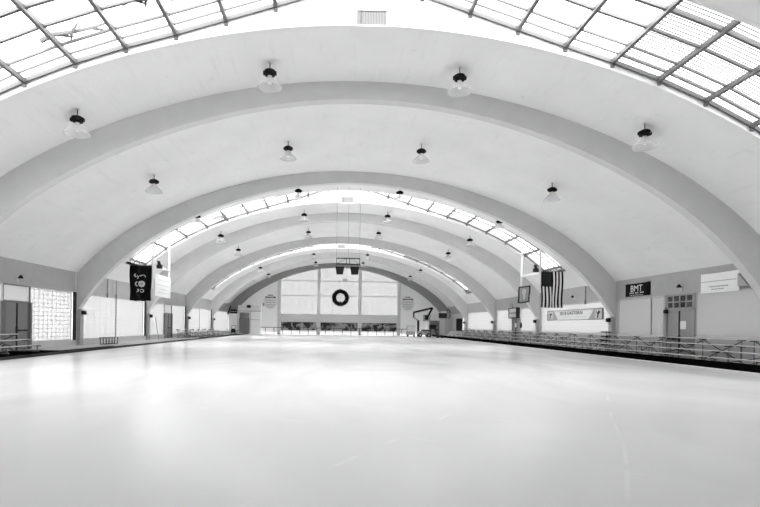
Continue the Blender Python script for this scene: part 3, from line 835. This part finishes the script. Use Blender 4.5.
# ------------------------------------------------------------------ end fence, murals, wreath, signs
t = thing('rink_fence', 'low dark railing fence across the far end of the ice', 'fence', (0, YF-.42, 0))
x0, x1 = -15.1+1.3, 10.8
MB().bar((-13.8,0,1.04),(10.8,0,1.04),.07).build('top_rail', 'charcoal', t)
MB().bar((-13.8,0,.14),(10.8,0,.14),.07).build('bottom_rail', 'charcoal', t)
x = -13.75
while x < 10.9:
    MB().bar((x,0,0),(x,0,1.06),.08).build('fence_post', 'charcoal', t); x += 1.3
mural_l = ['dark winter photo mural under the left end window', 'grey landscape photo mural under the wreath window', 'dark abstract photo mural under the right end window']
for i in range(3):
    a, b = COLX[i]+.3, COLX[i+1]-.3
    t = thing('photo_mural', mural_l[i], 'mural', ((a+b)/2, YW-.05, .70))
    L = (b-a)/2
    m = bpy.data.materials.new('mural print'); m.use_nodes = True; nt = m.node_tree; bs = nt.nodes['Principled BSDF']
    tc = nt.nodes.new('ShaderNodeTexCoord'); mp = nt.nodes.new('ShaderNodeMapping'); mp.inputs['Location'].default_value = (3.1*i+1, 0, i); mp.inputs['Scale'].default_value = (.9,1,.9)
    n = nt.nodes.new('ShaderNodeTexNoise'); n.inputs['Scale'].default_value = 1.1; n.inputs['Detail'].default_value = 6; n.inputs['Distortion'].default_value = 1.2
    cr = nt.nodes.new('ShaderNodeValToRGB'); cr.color_ramp.elements[0].position = .47; cr.color_ramp.elements[0].color = (.004,.004,.004,1)
    cr.color_ramp.elements[1].position = .56; cr.color_ramp.elements[1].color = ((.33,)*3 + (1,)) if i != 1 else (.30,.30,.30,1)
    if i == 1: cr.color_ramp.elements[0].position = .40
    nt.links.new(tc.outputs['Object'], mp.inputs[0]); nt.links.new(mp.outputs[0], n.inputs['Vector']); nt.links.new(n.outputs['Fac'], cr.inputs[0]); nt.links.new(cr.outputs[0], bs.inputs['Base Color'])
    MB().box(-L, L, -.02, .0, 0, 1.17).build('mural_print', m, t)
    MB().box(-L-.03, L+.03, -.03, .0, 1.17, 1.21).box(-L-.03, L+.03, -.03, 0, -.04, 0).build('mural_frame', 'charcoal', t)
# wreath
t = thing('wreath', 'large dark evergreen wreath with a small bow on the middle end window', 'wreath', (.20, YW-.45, 5.72))
mb = MB(); R = 1.0
random.seed(11)
ring = MB(); 
pts = [(R*math.cos(a*2*PI/48), 0, R*math.sin(a*2*PI/48)) for a in range(49)]
ring.tube(pts[:-1]+[pts[0]], .24, 8, caps=False)
for i in range(3000):
    a = random.uniform(0, 2*PI); b = random.uniform(0, 2*PI); c = Vector((math.cos(a)*R, 0, math.sin(a)*R))
    rad = Vector((math.cos(a),0,math.sin(a))); d = rad*math.cos(b)+Vector((0,1,0))*math.sin(b)
    tan = Vector((-math.sin(a),0,math.cos(a)))
    p = c + d*.1; l = random.uniform(.2,.42); q = p+(d*.8+tan*random.uniform(-.7,.7))*l
    w_ = .045; n0 = len(ring.v); s_ = d.cross(tan)*0 + tan*w_
    ring.v += [tuple(p-s_), tuple(p+s_), tuple(q)]; ring.f.append((n0,n0+1,n0+2))
me = ring.build('needles', 'foliage', t)
MB().prism([(-.16,-.62),(-.02,-.5),(.12,-.62),(.1,-.95),(.02,-.75),(-.02,-.75),(-.12,-1.0)], 1, -.12, -.04).build('bow', 'charcoal', t)
t = tag(MB().lathe([(0,0),(.42,0),(.42,.05),(0,.05)], 20).build('oval_sign', 'ltgrey'), 'small pale oval sign above the wreath on the middle end window', 'sign')
t.location = (.85, YW-.12, 8.42); t.rotation_euler = (PI/2, 0, 0); t.scale = (1, .6, 1)
for i, v in enumerate(t.data.vertices): pass

def emblem(x, zc, label):
    t = thing('wall_emblem', label, 'wall sign', (x, YW-.02, zc))
    rows_ = [(.95,.38,.14),(.60,.80,.20),(.22,.75,.08),(-.14,.70,.08),(-.50,.72,.09),(-.82,.45,.08)]
    mb = MB(); lt = MB()
    for z, hw, h in rows_:
        random.seed(int(z*100)+5); xx = -hw
        while xx < hw:
            l = random.uniform(.08, .2); (mb if z > .5 else lt).box(xx, min(hw, xx+l), -.02, 0, z, z+h); xx += l+.05
    mb.box(-.8,-.5,-.03,-.01,.60,.78).box(.5,.8,-.03,-.01,.60,.78)
    mb.build('dark_lettering', 'charcoal', t); lt.build('grey_lettering', 'frame', t)
    MB().prism([(1.05*math.cos(a*PI/16), .05+1.15*math.sin(a*PI/16)) for a in range(32)], 1, -.008, 0).build('emblem_disc', 'wall_disc', t)
M['wall_disc'] = mat('pale emblem ground', .76, .6)
emblem(-10.55, 4.95, 'round wall sign of dark lettering on the left of the end windows')
emblem(10.65, 4.95, 'round wall sign of dark lettering on the right of the end windows')
t = thing('wall_speaker', 'small black speaker on the white bulkhead left of the end windows', 'speaker', (-13.65, YF-.66, 3.95)); MB().box(-.28,.28,-.2,.05,0,.42).build('cabinet', 'black', t, bevel=.02)
MB().box(-.22,.22,-.22,-.2,.05,.37).build('speaker_grille', 'charcoal', t)
tag(MB().box(-11.7,-11.45,YW-.15,YW,4.3,4.8).build('wall_sensor', 'midgrey'), 'small grey box on the wall beside the left round wall sign', 'sensor')
t = thing('exit_sign', 'black sign box on the white wall in the far left corner', 'sign', (-15.75, 75.25, 3.05)); MB().box(-.50,.50,-.12,.04,0,.62).build('sign_box', 'black', t, bevel=.02)
MB().box(-.42,.42,-.13,-.12,.28,.34).build('sign_stripe', 'ltgrey', t); t.name = 'sign_box_black'; t.name = 'wall_sign'
tag(MB().prism([(-16.60,2.9),(-16.40,2.9),(-16.05,4.1),(-16.15,4.2)], 1, 74.4, 74.7).build('mounting_bracket', 'black'), 'black slanted bracket beside the far left sign', 'bracket')

# folding chairs / gear in far left corner
t = thing('hand_cart', 'dark hand cart with gear standing in the far left corner', 'cart', (-15.4, 73.2, .09))
MB().box(-.35,.35,-.3,.3,.15,.22).bar((-.32,.28,.2),(-.32,.28,1.15),.05).bar((.32,.28,.2),(.32,.28,1.15),.05).bar((-.32,.28,1.15),(.32,.28,1.15),.05).build('cart_frame', 'charcoal', t)
MB().box(-.28,.25,-.25,.2,.22,.72).build('gear_bin', 'black', t, bevel=.03)
for x in (-.25, .25):
    MB().tube([(x-.03,-.2,.1),(x+.03,-.2,.1)], .1, 12).build('wheel', 'black', t)
for i, (x, y, l) in enumerate(((-14.9, 70.6, 'dark bench seat in the far left corner, nearer of two'), (-15.0, 72.0, 'dark bench seat in the far left corner, farther of two'))):
    t = thing('padded_bench', l, 'bench', (x, y, .09)); MB().box(-.5,.5,-.5,.5,.38,.46).build('seat', 'black', t, bevel=.02)
    for a in (-.42,.42):
        for b in (-.42,.42): MB().bar((a,b,0),(a,b,.39),.05).build('leg', 'charcoal', t)

# ------------------------------------------------------------------ boom lift in the far right corner
BY = 70.0
t = thing('boom_lift', 'black articulated boom lift parked in the far right corner', 'lift', (11.9, BY, 0.0))
MB().box(-.95,.75,-.55,.55,.30,.85).build('chassis', 'midgrey', t, bevel=.04)
MB().box(-.3,.9,-.5,.5,.85,1.05).build('turntable', 'charcoal', t)
for x in (-.65,.55):
    for y in (-.62,.62):
        wh = MB().tube([(x,y-.11,.29),(x,y+.11,.29)], .28, 16).build('wheel', 'black', t)
        MB().tube([(x,y-.13,.29),(x,y+.13,.29)], .11, 12).build('wheel_hub', 'ltgrey', wh)
MB().bar((-.85,0,.6),(-.85,0,2.35),.3,.26).build('lower_arm', 'black', t)
MB().bar((-.85,0,2.3),(-1.55,0,2.85),.20,.16).build('link_arm', 'midgrey', t)
MB().bar((-1.50,0,2.65),(-1.50,0,3.50),.18,.2).build('riser', 'black', t)
MB().bar((-1.55,0,3.45),(1.05,0,4.10),.24,.26).build('boom', 'black', t)
MB().tube([(-1.4,-.14,3.25),(.6,-.14,3.82)], .045, 8).build('hydraulic_ram', 'ltgrey', t)
MB().bar((1.15,0,4.15),(.45,0,2.80),.24,.24).build('jib', 'black', t)
b = MB()
for z in (2.3,2.6,3.1):
    b.bar((-.05,-.4,z),(.75,-.4,z),.05).bar((-.05,.4,z),(.75,.4,z),.05).bar((-.05,-.4,z),(-.05,.4,z),.05).bar((.75,-.4,z),(.75,.4,z),.05)
for x in (-.05,.35,.75):
    for y in (-.4,.4): b.bar((x,y,2.28),(x,y,3.12),.05)
b.box(-.05,.75,-.4,.4,2.26,2.32)
b.build('work_basket', 'black', t)
MB().box(.0,.5,-.5,-.38,2.4,3.05).build('control_box', 'black', t, bevel=.03)
t = thing('ice_edger', 'black two-wheeled ice edger beside the boom lift', 'machine', (12.9, 68.6, 0))
MB().box(-.55,.35,-.25,.25,1.15,1.75).build('engine', 'black', t, bevel=.08)
for x in (-.45, .5): MB().tube([(x-.06,-.3,.28),(x+.06,-.3,.28)], .27, 16).build('wheel', 'black', t)
MB().bar((-.45,-.2,.3),(-.3,0,1.2),.09).bar((.5,-.2,.3),(.2,0,1.2),.09).bar((.3,0,1.5),(.75,0,1.9),.06).build('frame', 'charcoal', t)
t = thing('box_cart', 'pale box cart with frame at the far end beside the fence', 'cart', (10.1, 70.8, 0))
MB().box(-.6,.6,-.4,.4,.25,.75).build('cart_box', 'midgrey', t, bevel=.03); MB().box(-.5,.45,-.35,.35,.75,1.5).build('crate', 'ltgrey', t, bevel=.03)
f = MB()
for x in (-.58,.58): f.bar((x,-.35,.7),(x,-.35,1.55),.05)
f.bar((-.58,-.35,1.55),(.58,-.35,1.55),.05); f.build('cart_rail', 'steel', t)
for x in (-.45,.45): MB().tube([(x,-.45,.14),(x,-.35,.14)], .13, 12).build('wheel', 'black', t)
# wall clutter at far right: dark sign box and hose ring
t = thing('sign_box', 'dark sign box with white stripe on the wall in the far right corner', 'sign', (15.45, 73.05, 2.75))
MB().box(-.85,.35,-.15,.1,0,.75).build('sign_body', 'charcoal', t, bevel=.02); MB().box(-.60,.28,-.17,-.15,.78,1.02).box(-.7,.3,-.16,.0,.75,.8).build('sign_light', 'white', t)
t = thing('hanging_hose', 'dark coiled hose hanging in the far right corner', 'hose', (16.0, 73.0, 3.4))
MB().tube([(.28*math.cos(a*PI/10), 0, .65*math.sin(a*PI/10)) for a in range(-6, 10)], .06, 8).build('hose', 'charcoal', t)
t = thing('small_tractor', 'small black wheeled cart beside the far right walkway', 'cart', (15.3, 71.6, .1)); t.location = (13.3, 66.2, 0); t.name = 'wheeled_cart'
MB().tube([(-.3,-.2,.15),(-.3,.2,.15)], .15, 12).build('wheel', 'black', t); MB().tube([(.3,-.2,.15),(.3,.2,.15)], .15, 12).build('wheel', 'black', t)
MB().box(-.4,.4,-.25,.25,.2,.38).build('cart_body', 'charcoal', t, bevel=.04)

# bare branches lying on the near skylight
random.seed(3)
def branch(x, y, l, name_label):
    mb = MB(); z0 = .10
    def P(px, py): return (px, py, Zg(px)+z0)
    l *= 1.0; main = [(x, y), (x+.25*l, y-.08), (x+.5*l, y+.05), (x+.8*l, y+.12), (x+1.1*l, y+.10)]
    mb.tube([P(*p) for p in main], [.07,.065,.055,.045,.03], 6)
    for i, (dx, dy) in ((1, (.22, .35)), (2, (-.1, .3)), (2, (.2, -.3)), (3, (.2,.3))):
        p = main[i]; mb.tube([P(*p), P(p[0]+dx*l*.6, p[1]+dy*.6), P(p[0]+dx*l, p[1]+dy)], [.05,.04,.025], 5)
    tag(mb.build('bare_branch', 'wood'), name_label, 'branch')
branch(-9.7, 14.7, 1.7, 'bare broken branch lying on the near skylight glass, top left')
branch(-7.2, 14.2, 1.3, 'thin bare twig on the near skylight glass, right of the larger branch')

# ------------------------------------------------------------------ world, camera, view
wd = bpy.data.worlds.new('overcast sky'); sc.world = wd; wd.use_nodes = True
bg = wd.node_tree.nodes['Background']; bg.inputs[0].default_value = (1,1,1,1); bg.inputs[1].default_value = 1.0
cam = bpy.data.cameras.new('camera'); co = bpy.data.objects.new('camera', cam); COL.objects.link(co)
cam.sensor_fit = 'HORIZONTAL'; cam.sensor_width = 36; cam.lens = 500/760*36
cam.shift_x = 32.99/760; cam.shift_y = 71.3/760; cam.clip_end = 300; cam.clip_start = .05
yaw, pitch, roll = .0321, .0008, .0136
co.location = (-1.0564*1.15, 0, EYE)
co.matrix_world = Matrix.Translation(co.location) @ Matrix.Rotation(-yaw, 4, 'Z') @ Matrix.Rotation(PI/2+pitch, 4, 'X') @ Matrix.Rotation(roll, 4, 'Z')
sc.camera = co
# daylight portals guide sampling through the skylight openings
for k in SKY:
    l = bpy.data.lights.new('skylight portal', 'AREA'); l.shape = 'RECTANGLE'; l.size = 2*XE; l.size_y = G1-G0+.2
    l.cycles.is_portal = True
    o = bpy.data.objects.new('skylight_portal', l); COL.objects.link(o); o.location = (0, RIBY[k]+(G0+G1)/2, 12.9)
sc.view_settings.view_transform = 'Standard'; sc.view_settings.look = 'None'; sc.view_settings.gamma = 1
sc.view_settings.use_curve_mapping = False
sc.view_settings.exposure = 3.35
sc.cycles.max_bounces = 14; sc.cycles.diffuse_bounces = 8; sc.cycles.glossy_bounces = 4; sc.cycles.transparent_max_bounces = 12
sc.cycles.caustics_reflective = False; sc.cycles.caustics_refractive = False
